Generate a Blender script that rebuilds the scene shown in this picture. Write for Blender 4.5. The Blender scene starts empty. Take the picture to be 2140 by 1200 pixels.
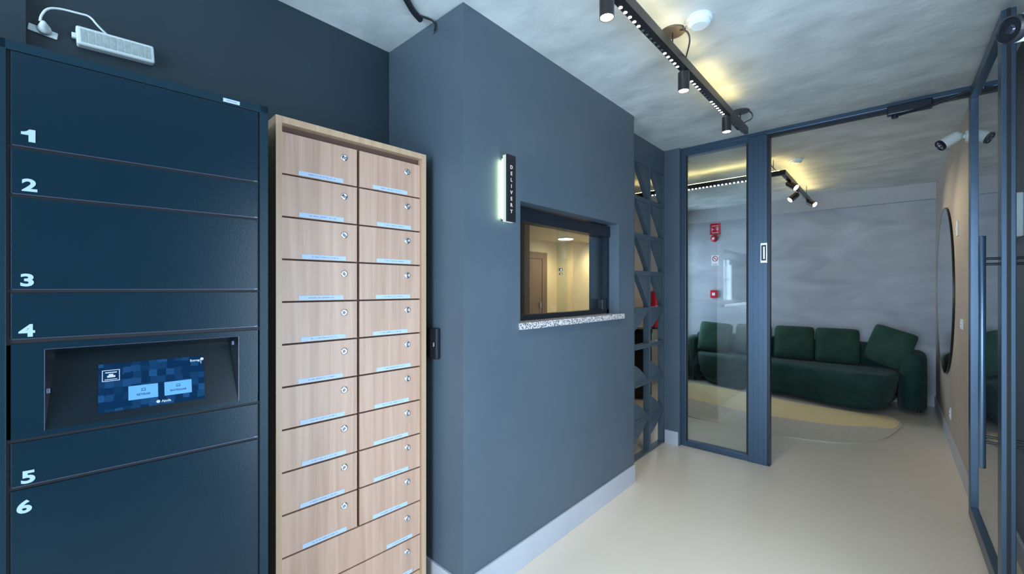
import bpy, bmesh, math, random
from mathutils import Vector, Matrix
random.seed(7)
R = math.radians
SC = bpy.context.scene
COL = SC.collection
# ------------------------------------------------------------------ camera
cam = bpy.data.cameras.new('camera'); camo = bpy.data.objects.new('camera', cam); COL.objects.link(camo)
cam.sensor_width = 36; cam.sensor_fit = 'HORIZONTAL'; cam.lens = 881 / 2140 * 36
cam.shift_y = 3 / 2140; cam.clip_start = 0.02
camo.location = (0, 0, 1.42); camo.rotation_euler = (R(90), 0, R(41.95))
SC.camera = camo
# ------------------------------------------------------------------ world, exposure
SC.view_settings.view_transform = 'Standard'; SC.view_settings.look = 'None'
SC.view_settings.gamma = 1; SC.view_settings.use_curve_mapping = False
SC.view_settings.exposure = 0.0
w = bpy.data.worlds.new('world'); SC.world = w; w.use_nodes = True
bg = w.node_tree.nodes['Background']; bg.inputs[0].default_value = (0.45, 0.68, 1, 1); bg.inputs[1].default_value = 0.5
# ------------------------------------------------------------------ lights of the place: daylight through the openings, and an added hall fill
def area(name, loc, rot, sx, sy, power, col, parent=None):
    l = bpy.data.lights.new(name, 'AREA'); l.shape = 'RECTANGLE'; l.size = sx; l.size_y = sy; l.energy = power; l.color = col
    o = bpy.data.objects.new(name, l); COL.objects.link(o); o.location = loc; o.rotation_euler = rot
    if parent: o.parent = parent
    return o
area('daylight_entrance', (-0.55, -2.36, 1.3), (R(90), 0, 0), 1.75, 2.2, 180, (0.66, 0.84, 1.0))        # through the glazed street front behind the camera
area('daylight_side', (0.56, 1.25, 1.05), (0, R(90), 0), 1.9, 1.05, 62, (0.60, 0.80, 1.0))          # through the glazed side entrance right of the camera
area('hall_fill', (-2.70, 6.6, 1.45), (0, R(-90), 0), 1.6, 0.8, 36, (0.72, 0.84, 1.0))           # added fill for the hall, set outside an invented unseen window

# ------------------------------------------------------------------ materials
def srgb(r, g, b):
    f = lambda c: c / 12.92 if c <= 0.04045 else ((c + 0.055) / 1.055) ** 2.4
    return (f(r / 255), f(g / 255), f(b / 255), 1)
def mat(name, col, rough=0.5, metal=0.0, spec=0.5, emit=None, es=0, **kw):
    m = bpy.data.materials.new(name); m.use_nodes = True
    b = m.node_tree.nodes['Principled BSDF']
    b.inputs['Base Color'].default_value = col; b.inputs['Roughness'].default_value = rough
    b.inputs['Metallic'].default_value = metal; b.inputs['Specular IOR Level'].default_value = spec
    if emit: b.inputs['Emission Color'].default_value = emit; b.inputs['Emission Strength'].default_value = es
    for k, v in kw.items(): b.inputs[k.replace('_', ' ')].default_value = v
    return m
def noisy(name, c1, c2, scale=(4, 4, 4), rough=0.5, detail=6, bump=0.0, bscale=60, r2=None, spec=0.5, lo=0.35, hi=0.65, sheen=0, dist=0.0):
    m = mat(name, c1, rough, spec=spec); nt = m.node_tree; N, L = nt.nodes, nt.links; b = N['Principled BSDF']
    tc = N.new('ShaderNodeTexCoord'); mp = N.new('ShaderNodeMapping'); mp.inputs['Scale'].default_value = scale
    L.new(tc.outputs['Object'], mp.inputs['Vector'])
    n = N.new('ShaderNodeTexNoise'); n.inputs['Scale'].default_value = 1; n.inputs['Detail'].default_value = detail; n.inputs['Distortion'].default_value = dist
    L.new(mp.outputs[0], n.inputs['Vector'])
    r = N.new('ShaderNodeValToRGB'); r.color_ramp.elements[0].position = lo; r.color_ramp.elements[1].position = hi
    r.color_ramp.elements[0].color = c1; r.color_ramp.elements[1].color = c2
    L.new(n.outputs['Fac'], r.inputs[0]); L.new(r.outputs[0], b.inputs['Base Color'])
    if r2 is not None:
        mr = N.new('ShaderNodeMapRange'); mr.inputs['To Min'].default_value = rough; mr.inputs['To Max'].default_value = r2
        L.new(n.outputs['Fac'], mr.inputs[0]); L.new(mr.outputs[0], b.inputs['Roughness'])
    if bump:
        n2 = N.new('ShaderNodeTexNoise'); n2.inputs['Scale'].default_value = bscale; n2.inputs['Detail'].default_value = 4
        L.new(tc.outputs['Object'], n2.inputs['Vector'])
        bp = N.new('ShaderNodeBump'); bp.inputs['Strength'].default_value = bump; bp.inputs['Distance'].default_value = 0.01
        L.new(n2.outputs['Fac'], bp.inputs['Height']); L.new(bp.outputs[0], b.inputs['Normal'])
    if sheen: b.inputs['Sheen Weight'].default_value = sheen
    return m
def glass(name, tint=(0.93, 0.97, 0.98, 1), gain=1.0):
    m = bpy.data.materials.new(name); m.use_nodes = True; nt = m.node_tree; N, L = nt.nodes, nt.links
    N.remove(N['Principled BSDF']); out = N['Material Output']
    tr = N.new('ShaderNodeBsdfTransparent'); tr.inputs[0].default_value = tint
    gl = N.new('ShaderNodeBsdfGlossy'); gl.inputs['Roughness'].default_value = 0.0; gl.inputs[0].default_value = (0.95, 0.98, 1, 1)
    fr = N.new('ShaderNodeFresnel'); ge = N.new('ShaderNodeNewGeometry')
    mx = N.new('ShaderNodeMapRange'); mx.inputs['To Min'].default_value = 1.52; mx.inputs['To Max'].default_value = 1 / 1.52
    L.new(ge.outputs['Backfacing'], mx.inputs[0]); L.new(mx.outputs[0], fr.inputs['IOR'])
    mu = N.new('ShaderNodeMath'); mu.operation = 'MULTIPLY'; mu.inputs[1].default_value = gain; mu.use_clamp = True
    L.new(fr.outputs[0], mu.inputs[0])
    ms = N.new('ShaderNodeMixShader'); L.new(mu.outputs[0], ms.inputs[0]); L.new(tr.outputs[0], ms.inputs[1]); L.new(gl.outputs[0], ms.inputs[2])
    L.new(ms.outputs[0], out.inputs[0])
    return m
def emis(name, col, s):
    return mat(name, (0.02, 0.02, 0.02, 1), 0.6, emit=col, es=s)

M = {}
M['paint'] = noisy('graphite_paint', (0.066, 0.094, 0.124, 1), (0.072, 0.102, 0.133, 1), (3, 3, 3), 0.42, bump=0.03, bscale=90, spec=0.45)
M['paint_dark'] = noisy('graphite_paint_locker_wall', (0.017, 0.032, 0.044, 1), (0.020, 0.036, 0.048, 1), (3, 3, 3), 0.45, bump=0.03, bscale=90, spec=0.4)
M['paint_grey'] = noisy('grey_paint', (0.095, 0.112, 0.135, 1), (0.105, 0.122, 0.146, 1), (3, 3, 3), 0.5, bump=0.03, bscale=90)
M['concrete'] = noisy('ceiling_concrete', (0.40, 0.445, 0.455, 1), (0.60, 0.65, 0.66, 1), (3.2, 5.0, 3), 0.75, 14, bump=0.5, bscale=9, lo=0.28, hi=0.68, dist=0.3)
M['cement'] = noisy('burnt_cement', (0.31, 0.335, 0.39, 1), (0.48, 0.505, 0.57, 1), (1.3, 1.3, 3.2), 0.5, 10, bump=0.12, bscale=10, lo=0.3, hi=0.7, dist=0.8)
M['beam'] = noisy('beam_paint', (0.40, 0.42, 0.46, 1), (0.45, 0.47, 0.51, 1), (2, 2, 2), 0.6)
M['floor'] = noisy('porcelain_floor', (0.60, 0.545, 0.475, 1), (0.65, 0.59, 0.515, 1), (1.5, 1.5, 1.5), 0.27, 3, spec=0.45, lo=0.2, hi=0.8)
M['skirt'] = noisy('grey_skirting', (0.40, 0.42, 0.47, 1), (0.44, 0.46, 0.51, 1), (4, 4, 4), 0.35)
M['taupe'] = noisy('taupe_wall', (0.34, 0.30, 0.265, 1), (0.40, 0.355, 0.31, 1), (1.5, 1.5, 3), 0.55, 8, bump=0.05, bscale=12)
M['cream'] = noisy('cream_wall', (0.72, 0.62, 0.42, 1), (0.76, 0.66, 0.46, 1), (3, 3, 3), 0.6)
M['white_ceil'] = mat('warm_white_ceiling', (0.70, 0.64, 0.50, 1), 0.7)
M['brown'] = noisy('brown_door_wood', (0.13, 0.085, 0.06, 1), (0.17, 0.115, 0.085, 1), (20, 20, 1.5), 0.45)
M['alu'] = mat('navy_graphite_aluminium', (0.050, 0.085, 0.135, 1), 0.33, 0.55, 0.5)
M['alu_dark'] = mat('black_aluminium', (0.010, 0.016, 0.028, 1), 0.35, 0.3)
M['black'] = mat('black_plastic', (0.010, 0.012, 0.018, 1), 0.35)
M['seal'] = mat('black_rubber', (0.004, 0.005, 0.008, 1), 0.6)
M['glass'] = glass('clear_glass', (0.92, 0.965, 0.97, 1), 1.25)
M['locker'] = noisy('locker_powder_coat', (0.0014, 0.0150, 0.0270, 1), (0.0017, 0.0165, 0.030, 1), (5, 5, 5), 0.27, bump=0.04, bscale=250, spec=0.36)
M['locker_frame'] = noisy('locker_frame_coat', (0.0045, 0.022, 0.035, 1), (0.0055, 0.024, 0.039, 1), (5, 5, 5), 0.36, bump=0.05, bscale=250, spec=0.25)
M['locker_edge'] = mat('locker_glint_and_catch', (0.10, 0.11, 0.17, 1), 0.3, 0.5)  # paler tone paints the door-lip glints; also on catches, clips and panel rim
M['num'] = mat('pale_blue_vinyl', (0.34, 0.47, 0.62, 1), 0.5)
M['paper'] = mat('white_label', (0.42, 0.53, 0.68, 1), 0.5)
M['ink'] = mat('grey_ink', (0.20, 0.24, 0.34, 1), 0.6)
M['wood'] = noisy('beech_laminate', (0.42, 0.25, 0.175, 1), (0.58, 0.385, 0.29, 1), (26, 26, 1.1), 0.42, 5, lo=0.25, hi=0.75, dist=1.2)
M['wood_frame'] = noisy('beech_laminate_frame', (0.42, 0.27, 0.165, 1), (0.54, 0.375, 0.245, 1), (40, 40, 1.0), 0.42, 5, lo=0.25, hi=0.75)
M['wood_dark'] = mat('cabinet_carcass_shadow_board', (0.10, 0.05, 0.035, 1), 0.7)
M['chrome'] = mat('chrome', (0.75, 0.76, 0.78, 1), 0.13, 1.0)
M['steel'] = mat('satin_steel', (0.6, 0.66, 0.74, 1), 0.25, 1.0)
M['white_pl'] = mat('white_plastic', (0.66, 0.74, 0.76, 1), 0.4)
M['handle'] = mat('handle_blue_grey_satin', (0.13, 0.21, 0.32, 1), 0.35, 0.8)
M['led_grid'] = noisy('led_diffuser_grid', (0.30, 0.37, 0.37, 1), (0.42, 0.49, 0.49, 1), (150, 150, 110), 0.3)
M['track'] = mat('track_black_metal', (0.045, 0.042, 0.045, 1), 0.32, 0.6)
M['canopy'] = mat('canopy_brown_grey_metal', (0.10, 0.085, 0.085, 1), 0.4, 0.3)
M['granite'] = None
M['velvet'] = noisy('green_velvet', (0.010, 0.040, 0.036, 1), (0.016, 0.055, 0.046, 1), (6, 6, 6), 0.8, 6, bump=0.1, bscale=40, spec=0.2, sheen=0.06)
M['velvet2'] = noisy('green_velvet_cushion', (0.016, 0.050, 0.036, 1), (0.026, 0.068, 0.045, 1), (7, 7, 7), 0.85, 6, bump=0.15, bscale=60, spec=0.2, sheen=0.06)
M['rug'] = noisy('greige_rug', (0.47, 0.43, 0.37, 1), (0.52, 0.47, 0.405, 1), (30, 30, 30), 0.9, bump=0.2, bscale=300)
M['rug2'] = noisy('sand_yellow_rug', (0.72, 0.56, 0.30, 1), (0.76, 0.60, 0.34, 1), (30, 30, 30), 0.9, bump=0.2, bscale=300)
M['mirror'] = mat('mirror_silver', (0.86, 0.9, 0.92, 1), 0.02, 1.0)
M['red'] = mat('signal_red', (0.55, 0.008, 0.03, 1), 0.35)
M['white'] = mat('matte_white', (0.75, 0.78, 0.8, 1), 0.5)
M['e_led'] = emis('led_dot_neutral', (1, 0.97, 0.9, 1), 7)
M['e_dim'] = mat('led_lens_off_axis', (0.10, 0.10, 0.11, 1), 0.2)
M['e_spot'] = emis('spot_lens_warm', (1, 0.82, 0.50, 1), 26)
M['e_up'] = emis('warm_uplight_strip', (1, 0.74, 0.26, 1), 22)
M['e_lamp'] = emis('ceiling_lamp_diffuser', (1, 0.9, 0.65, 1), 22)
M['e_sign'] = emis('sign_edge_light', (0.82, 1, 0.95, 1), 0.8)
M['e_halo'] = emis('sign_back_light', (0.80, 1, 0.55, 1), 18)
M['e_text'] = emis('lit_letters', (0.9, 0.95, 1, 1), 0.75)
M['e_btn'] = emis('screen_button_blue', (0.10, 0.45, 1, 1), 1.0)
M['e_white'] = emis('screen_white', (0.55, 0.75, 1, 1), 1.0)
M['btn_text'] = mat('screen_dark_text', (0.0, 0.03, 0.12, 1), 0.5)

def granite():
    m = mat('speckled_granite', (0.5, 0.5, 0.5, 1), 0.25); nt = m.node_tree; N, L = nt.nodes, nt.links
    tc = N.new('ShaderNodeTexCoord'); v = N.new('ShaderNodeTexVoronoi'); v.inputs['Scale'].default_value = 180
    L.new(tc.outputs['Object'], v.inputs['Vector'])
    r = N.new('ShaderNodeValToRGB'); e = r.color_ramp.elements
    e[0].position = 0.0; e[0].color = (0.12, 0.12, 0.14, 1); e[1].position = 1; e[1].color = (0.8, 0.8, 0.82, 1)
    x = e.new(0.3); x.color = (0.42, 0.43, 0.46, 1); x = e.new(0.6); x.color = (0.62, 0.60, 0.60, 1)
    r.color_ramp.interpolation = 'CONSTANT'
    s = N.new('ShaderNodeSeparateColor'); L.new(v.outputs['Color'], s.inputs[0]); L.new(s.outputs[0], r.inputs[0])
    L.new(r.outputs[0], N['Principled BSDF'].inputs['Base Color'])
    return m
M['granite'] = granite()
def screen_mat():
    m = mat('touch_screen_backlit', (0.0, 0.01, 0.03, 1), 0.15); nt = m.node_tree; N, L = nt.nodes, nt.links
    b = N['Principled BSDF']; tc = N.new('ShaderNodeTexCoord')
    br = N.new('ShaderNodeTexVoronoi'); br.distance = 'CHEBYCHEV'; br.inputs['Scale'].default_value = 55; br.inputs['Randomness'].default_value = 0.35
    L.new(tc.outputs['Object'], br.inputs['Vector'])
    s = N.new('ShaderNodeSeparateColor'); L.new(br.outputs['Color'], s.inputs[0])
    r = N.new('ShaderNodeValToRGB'); e = r.color_ramp.elements
    e[0].color = (0.0, 0.012, 0.045, 1); e[1].color = (0.012, 0.075, 0.22, 1); e[0].position = 0.3; e[1].position = 0.95
    L.new(s.outputs[0], r.inputs[0]); L.new(r.outputs[0], b.inputs['Emission Color']); b.inputs['Emission Strength'].default_value = 0.9
    return m
M['screen'] = screen_mat()
M['recess'] = mat('black_glossy_panel', (0.0025, 0.008, 0.012, 1), 0.28)

# ------------------------------------------------------------------ helpers
def link(name, me, m, parent=None, smooth=False):
    o = bpy.data.objects.new(name, me); COL.objects.link(o)
    for q in (m if isinstance(m, (list, tuple)) else [m]): me.materials.append(M[q] if isinstance(q, str) else q)
    if parent: o.parent = parent
    if smooth:
        for p in me.polygons: p.use_smooth = True
    return o
def obj(name, bm, m, parent=None, smooth=False):
    bmesh.ops.recalc_face_normals(bm, faces=bm.faces[:])
    me = bpy.data.meshes.new(name); bm.to_mesh(me); bm.free()
    return link(name, me, m, parent, smooth)
def tag(o, label=None, cat=None, group=None, kind=None):
    if label: o['label'] = label
    if cat: o['category'] = cat
    if group: o['group'] = group
    if kind: o['kind'] = kind
    return o
def empty(name, loc=(0, 0, 0), rz=0):
    o = bpy.data.objects.new(name, None); COL.objects.link(o); o.location = loc; o.rotation_euler = (0, 0, rz); o.empty_display_size = 0.05
    return o
def box(bm, x0, x1, y0, y1, z0, z1, bev=0, mi=0, mtx=None, seg=2):
    t = bmesh.new(); bmesh.ops.create_cube(t, size=1)
    for v in t.verts: v.co = Vector((x0 + (v.co.x + .5) * (x1 - x0), y0 + (v.co.y + .5) * (y1 - y0), z0 + (v.co.z + .5) * (z1 - z0)))
    if bev: bmesh.ops.bevel(t, geom=t.edges[:], offset=bev, segments=seg, affect='EDGES', profile=0.6)
    merge(bm, t, mi, mtx)
def merge(bm, t, mi=0, mtx=None):
    bmesh.ops.recalc_face_normals(t, faces=t.faces[:])
    for f in t.faces: f.material_index = mi
    if mtx is not None: t.transform(mtx)
    me = bpy.data.meshes.new('tmp'); t.to_mesh(me); t.free(); bm.from_mesh(me); bpy.data.meshes.remove(me)
def B(*a, **k):
    bm = bmesh.new(); box(bm, *a, **k); return bm
def axis_m(p, d):
    d = Vector(d).normalized(); q = Vector((0, 0, 1)).rotation_difference(d)
    return Matrix.Translation(Vector(p)) @ q.to_matrix().to_4x4()
def lathe(bm, prof, p=(0, 0, 0), d=(0, 0, 1), seg=28, mi=0):
    t = bmesh.new(); rings = []
    for r, z in prof:
        if r < 1e-6: rings.append([t.verts.new((0, 0, z))])
        else: rings.append([t.verts.new((r * math.cos(2 * math.pi * k / seg), r * math.sin(2 * math.pi * k / seg), z)) for k in range(seg)])
    for a, b in zip(rings, rings[1:]):
        for k in range(seg):
            k2 = (k + 1) % seg
            if len(a) == 1 and len(b) == 1: continue
            if len(a) == 1: t.faces.new((a[0], b[k2], b[k]))
            elif len(b) == 1: t.faces.new((a[k], a[k2], b[0]))
            else: t.faces.new((a[k], a[k2], b[k2], b[k]))
    merge(bm, t, mi, axis_m(p, d))
def cyl(bm, p, d, r, h, seg=24, mi=0, bev=0.0):
    lathe(bm, [(0, 0), (r - bev, 0), (r, bev), (r, h - bev), (r - bev, h), (0, h)] if bev else [(0, 0), (r, 0), (r, h), (0, h)], p, d, seg, mi)
def tube(bm, pts, r, seg=8, mi=0, smooth_n=0):
    pts = [Vector(p) for p in pts]
    for _ in range(smooth_n):
        q = [pts[0]]
        for a, b in zip(pts, pts[1:]): q += [a * .75 + b * .25, a * .25 + b * .75]
        q.append(pts[-1]); pts = q
    t = bmesh.new(); rings = []; up = Vector((0.13, 0.27, 1))
    for i, p in enumerate(pts):
        d = (pts[min(i + 1, len(pts) - 1)] - pts[max(i - 1, 0)]).normalized()
        x = d.cross(up).normalized(); y = d.cross(x).normalized()
        rr = r[i * len(r) // len(pts)] if isinstance(r, list) else r
        rings.append([t.verts.new(p + x * rr * math.cos(2 * math.pi * k / seg) + y * rr * math.sin(2 * math.pi * k / seg)) for k in range(seg)])
    for a, b in zip(rings, rings[1:]):
        for k in range(seg): t.faces.new((a[k], a[(k + 1) % seg], b[(k + 1) % seg], b[k]))
    t.faces.new(rings[0]); t.faces.new(rings[-1]); merge(bm, t, mi)
def spline(pts, n=8, closed=True):
    out = []; N = len(pts)
    P = [Vector(p) for p in pts]
    for i in range(N if closed else N - 1):
        p0, p1, p2, p3 = (P[(i + k) % N] if closed else P[min(max(i + k, 0), N - 1)] for k in (-1, 0, 1, 2))
        for k in range(n):
            t = k / n
            out.append(.5 * ((2 * p1) + (-p0 + p2) * t + (2 * p0 - 5 * p1 + 4 * p2 - p3) * t * t + (-p0 + 3 * p1 - 3 * p2 + p3) * t ** 3))
    if not closed: out.append(P[-1])
    return out
def prism(bm, outline, z0, z1, bev=0, mi=0, mtx=None, inset=0):
    t = bmesh.new(); c = sum((Vector((p[0], p[1], 0)) for p in outline), Vector()) / len(outline)
    lo = []
    for p in outline:
        q = Vector((p[0], p[1], 0)); q = q + (c - q).normalized() * inset
        lo.append(t.verts.new((q.x, q.y, z0)))
    hi = [t.verts.new((p[0], p[1], z1)) for p in outline]; n = len(lo)
    t.faces.new(lo[::-1]); top = t.faces.new(hi)
    for i in range(n): t.faces.new((lo[i], lo[(i + 1) % n], hi[(i + 1) % n], hi[i]))
    bmesh.ops.recalc_face_normals(t, faces=t.faces[:])
    if bev:
        es = [e for e in t.edges if e.verts[0].co.z > z1 - 1e-5 and e.verts[1].co.z > z1 - 1e-5]
        bmesh.ops.bevel(t, geom=es, offset=bev, segments=5, affect='EDGES', profile=0.5)
    merge(bm, t, mi, mtx)
def text_bm(s, size, bold=0.0, depth=0.001, sx=1.0, align='LEFT', spacing=1.0, vertical=False):
    """letters in local YZ facing +X; origin at baseline"""
    cu = bpy.data.curves.new('t', 'FONT'); cu.body = '\n'.join(s) if vertical else s; cu.size = size; cu.offset = bold; cu.extrude = depth / 2
    cu.align_x = 'CENTER' if vertical else align; cu.space_character = spacing; cu.resolution_u = 4
    if vertical: cu.space_line = spacing
    o = bpy.data.objects.new('t', cu); COL.objects.link(o)
    dg = bpy.context.evaluated_depsgraph_get(); me = bpy.data.meshes.new_from_object(o.evaluated_get(dg))
    bm = bmesh.new(); bm.from_mesh(me)
    for v in bm.verts: x, y, z = v.co; v.co = (z, x * sx, y)
    bpy.data.objects.remove(o); bpy.data.curves.remove(cu); bpy.data.meshes.remove(me)
    return bm
def place(bm, loc, rot=None):
    if rot is not None: bm.transform(rot)
    bm.transform(Matrix.Translation(Vector(loc))); return bm
def struct(name, bm, m, parent=None, smooth=False):
    o = obj(name, bm, m, parent, smooth)
    if parent is None: o['kind'] = 'structure'
    return o
def spotlamp(parent, loc, power, col, size=R(75), blend=0.5, rot=(0, 0, 0), r=0.02):
    l = bpy.data.lights.new('lamp_light', 'SPOT'); l.energy = power; l.color = col; l.spot_size = size; l.spot_blend = blend; l.shadow_soft_size = r
    o = bpy.data.objects.new('lamp_light', l); COL.objects.link(o); o.location = loc; o.rotation_euler = rot
    if parent: o.parent = parent
    return o
def copy_tree(o, parent=None):
    c = o.copy(); COL.objects.link(c)
    if parent is not None: c.parent = parent
    for ch in list(o.children): copy_tree(ch, c)
    return c

CE = 2.685                 # ceiling height
XD, XC = -1.404, -1.556     # faces of the delivery wall and of the block screen
# ------------------------------------------------------------------ the room shell
struct('floor', B(-7.0, 0.75, -2.6, 11, -0.12, 0), 'floor')
struct('ceiling', B(-7.0, 0.75, -2.6, 11, CE, CE + 0.15), 'concrete')
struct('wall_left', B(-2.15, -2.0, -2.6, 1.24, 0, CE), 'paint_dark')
struct('wall_corner', B(-2.15, XD, 1.24, 1.40, 0, CE), 'paint')
bm = bmesh.new()                                       # delivery wall with the counter window
WY0, WY1, WZ0, WZ1 = 1.625, 2.672, 1.245, 1.866
box(bm, -1.56, XD, 1.40, WY0, 0, CE); box(bm, -1.56, XD, WY1, 2.903, 0, CE)
box(bm, -1.56, XD, WY0, WY1, 0, WZ0 - 0.035); box(bm, -1.56, XD, WY0, WY1, WZ1, CE)
struct('wall_delivery', bm, 'paint')
# back wall behind the camera: glazed street front
bm = bmesh.new()
box(bm, -2.0, -1.45, -2.55, -2.40, 0, CE); box(bm, 0.35, 0.5, -2.55, -2.40, 0, CE); box(bm, -1.45, 0.35, -2.55, -2.40, 2.42, CE)
struct('wall_back', bm, 'paint')
wf = empty('window_3', (-0.55, -2.45, 0)); wf['kind'] = 'structure'
bm = bmesh.new()
for x in (-0.9, -0.32, 0.28, 0.87): box(bm, x - 0.03, x + 0.03, -0.04, 0.04, 0, 2.42)
for z in (0.03, 1.25, 2.39): box(bm, -0.9, 0.9, -0.035, 0.035, z - 0.03, z + 0.03)
obj('window_frame', bm, 'alu', wf); obj('pane', B(-0.9, 0.9, -0.004, 0.004, 0, 2.4), 'glass', wf)
bm = bmesh.new(); box(bm, 0.5, 0.65, -2.6, 0.70, 0, CE); box(bm, 0.5, 0.65, 1.80, 3.85, 0, CE); box(bm, 0.5, 0.65, 0.70, 1.80, 2.1, CE); box(bm, 0.5, 0.65, 0.70, 1.80, 0, 0.04)
struct('wall_right', bm, 'paint_grey')
wg = empty('window_4', (0.60, 1.25, 0)); wg['kind'] = 'structure'
bm = bmesh.new()
for y in (-0.52, 0.52): box(bm, -0.03, 0.03, y - 0.03, y + 0.03, 0.04, 2.1)
for z in (0.07, 2.07): box(bm, -0.03, 0.03, -0.55, 0.55, z - 0.03, z + 0.03)
obj('window_frame', bm, 'alu', wg); obj('pane', B(-0.004, 0.004, -0.55, 0.55, 0.04, 2.1), 'glass', wg)
struct('wall_hall_right', B(0.40, 0.65, 3.95, 7.3, 0, CE), 'taupe')
struct('wall_far', B(-2.75, 0.65, 7.15, 7.3, 0, CE), 'cement')
bm = bmesh.new(); box(bm, -2.75, -2.6, 5.0, 6.2, 0, CE); box(bm, -2.75, -2.6, 7.0, 7.15, 0, CE); box(bm, -2.75, -2.6, 6.2, 7.0, 0, 0.6); box(bm, -2.75, -2.6, 6.2, 7.0, 2.3, CE)
struct('wall_hall_left', bm, 'taupe')
wh = empty('added_hall_window', (-2.66, 6.6, 0.6)); wh['kind'] = 'structure'  # unseen window added to give the hall fill light an opening
bm = bmesh.new()
for y in (-0.385, 0.0, 0.385): box(bm, -0.02, 0.02, y - 0.015, y + 0.015, 0, 1.7)
for z in (0.015, 0.85, 1.685): box(bm, -0.02, 0.02, -0.4, 0.4, z - 0.015, z + 0.015)
obj('window_frame', bm, 'alu', wh); obj('pane', B(-0.003, 0.003, -0.4, 0.4, 0, 1.7), 'glass', wh)
struct('wall_corridor', B(-5.97, -5.82, 3.0, 8.1, 0, 2.5), 'cream')
struct('wall_corridor_end', B(-5.97, -5.41, 8.1, 8.25, 0, 2.5), 'cream')
struct('wall_corridor_far', B(-5.56, -5.41, 8.25, 10.8, 0, 2.5), 'cream')
struct('wall_corridor_back', B(-5.41, -2.6, 10.2, 10.35, 0, 2.5), 'cream')
struct('ceiling_corridor', B(-6.9, -2.75, 4.6, 10.9, 2.5, 2.56), 'white_ceil')
struct('wall_booth', B(-6.9, -2.15, 1.24, 1.40, 0, CE), 'taupe')
struct('wall_booth_left', B(-6.97, -6.9, 1.24, 10.9, 0, CE), 'taupe')
struct('pillar_left', B(-2.0, -1.965, -1.2, -0.035, 0, CE), 'paint_dark')
struct('pillar_booth', B(-1.66, -1.56, 2.70, 2.9, 0, CE), 'paint')
struct('beam_far', B(-2.6, 0.40, 7.07, 7.15, 2.49, CE), 'beam')
# skirtings
struct('baseboard_delivery', B(XD, XD + 0.012, 1.24, 2.90, 0, 0.128, bev=0.002), 'skirt')
struct('baseboard_corner', B(-2.0, XD + 0.012, 1.228, 1.24, 0, 0.128, bev=0.002), 'skirt')
struct('baseboard_right', B(0.488, 0.5, 1.80, 3.85, 0, 0.128, bev=0.002), 'skirt')
struct('baseboard_hall_right', B(0.388, 0.40, 3.97, 7.15, 0, 0.128, bev=0.002), 'skirt')
struct('baseboard_far', B(-2.6, 0.40, 7.138, 7.15, 0, 0.128, bev=0.002), 'skirt')
struct('baseboard_stub', B(XC + 0.01, -1.425, 3.815, 3.83, 0, 0.125, bev=0.002), 'skirt')
struct('wall_stub', B(-1.59, -1.415, 3.83, 3.94, 0, CE), 'paint')

# ------------------------------------------------------------------ cobogo (openwork block) screen between lobby and hall
bm = bmesh.new(); S = 0.31; X0, X1 = XC - 0.052, XC
box(bm, X0, X1, 2.903, 3.83, 8 * S, CE)
for i in range(3):
    for j in range(8):
        y0 = 3.83 - (i + 1) * S; z0 = j * S; fw = 0.018
        box(bm, X0, X1, y0, y0 + fw, z0, z0 + S); box(bm, X0, X1, y0 + S - fw, y0 + S, z0, z0 + S)
        box(bm, X0, X1, y0 + fw, y0 + S - fw, z0, z0 + fw); box(bm, X0, X1 + .004, y0 + fw, y0 + S - fw, z0 + S - fw, z0 + S)
        # each block is closed in one corner by a curved web: (high side, top) in the upper rows, (low side) in the lower ones
        high, top = j >= 4, j in (0, 3, 4, 5, 6, 7); q = S - 2 * fw; n = 12; t = bmesh.new()
        ky, dy_ = (y0 + S - fw, -1) if high else (y0 + fw, 1)
        kz, dz_ = (z0 + S - fw, -1) if top else (z0 + fw, 1)
        def bez(k):
            u_ = k / n
            if high: p0, p1, p2 = (ky + dy_ * .80 * q, kz), (ky + dy_ * .42 * q, kz + dz_ * .42 * q), (ky, kz + dz_ * .95 * q)
            else: p0, p1, p2 = (ky, kz + dz_ * .56 * q), (ky + dy_ * .36 * q, kz + dz_ * .46 * q), (ky + dy_ * .97 * q, kz)
            return tuple((1 - u_) ** 2 * a_ + 2 * u_ * (1 - u_) * b_ + u_ * u_ * c_ for a_, b_, c_ in zip(p0, p1, p2))
        arc = [bez(k) for k in range(n + 1)]
        fa_ = [t.verts.new((X0 + .006, y, z)) for y, z in arc]; fb_ = [t.verts.new((X1 - .006, y, z)) for y, z in arc]
        ka, kb = t.verts.new((X0 + .006, ky, kz)), t.verts.new((X1 - .006, ky, kz))
        for k in range(n): t.faces.new((ka, fa_[k], fa_[k + 1])); t.faces.new((kb, fb_[k + 1], fb_[k])); t.faces.new((fa_[k], fb_[k], fb_[k + 1], fa_[k + 1]))
        merge(bm, t)
struct('wall_screen', bm, 'paint')

# ------------------------------------------------------------------ glazed partition: fixed light, post, header, open door
w2 = empty('window_2', (0, 3.9, 0)); w2['kind'] = 'structure'
bm = bmesh.new()
box(bm, -1.415, -1.375, -0.03, 0.03, 0, 2.66, bev=.003)
box(bm, -1.375, -0.87, -0.03, 0.03, 0, 0.05, bev=.003); box(bm, -1.375, -0.87, -0.03, 0.03, 2.61, 2.66, bev=.003)
obj('window_frame', bm, 'alu', w2)
obj('pane', B(-1.378, -0.868, -0.005, 0.005, 0.045, 2.615), 'glass', w2)
bm = bmesh.new(); box(bm, -1.372, -1.358, -0.036, -0.026, 0.05, 2.61); box(bm, -0.884, -0.872, -0.036, -0.026, 0.05, 2.61)
obj('glazing_seal', bm, 'seal', w2)
bm = bmesh.new()                                       # wide fluted post
box(bm, -0.872, -0.735, -0.035, 0.035, 0, 2.66, bev=.003)
for x in (-0.835, -0.80, -0.765): box(bm, x - .003, x + .003, -0.039, -0.03, 0.0, 2.62)
box(bm, -0.735, -0.717, -0.028, 0.028, 0, 2.64, mi=1)
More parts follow.
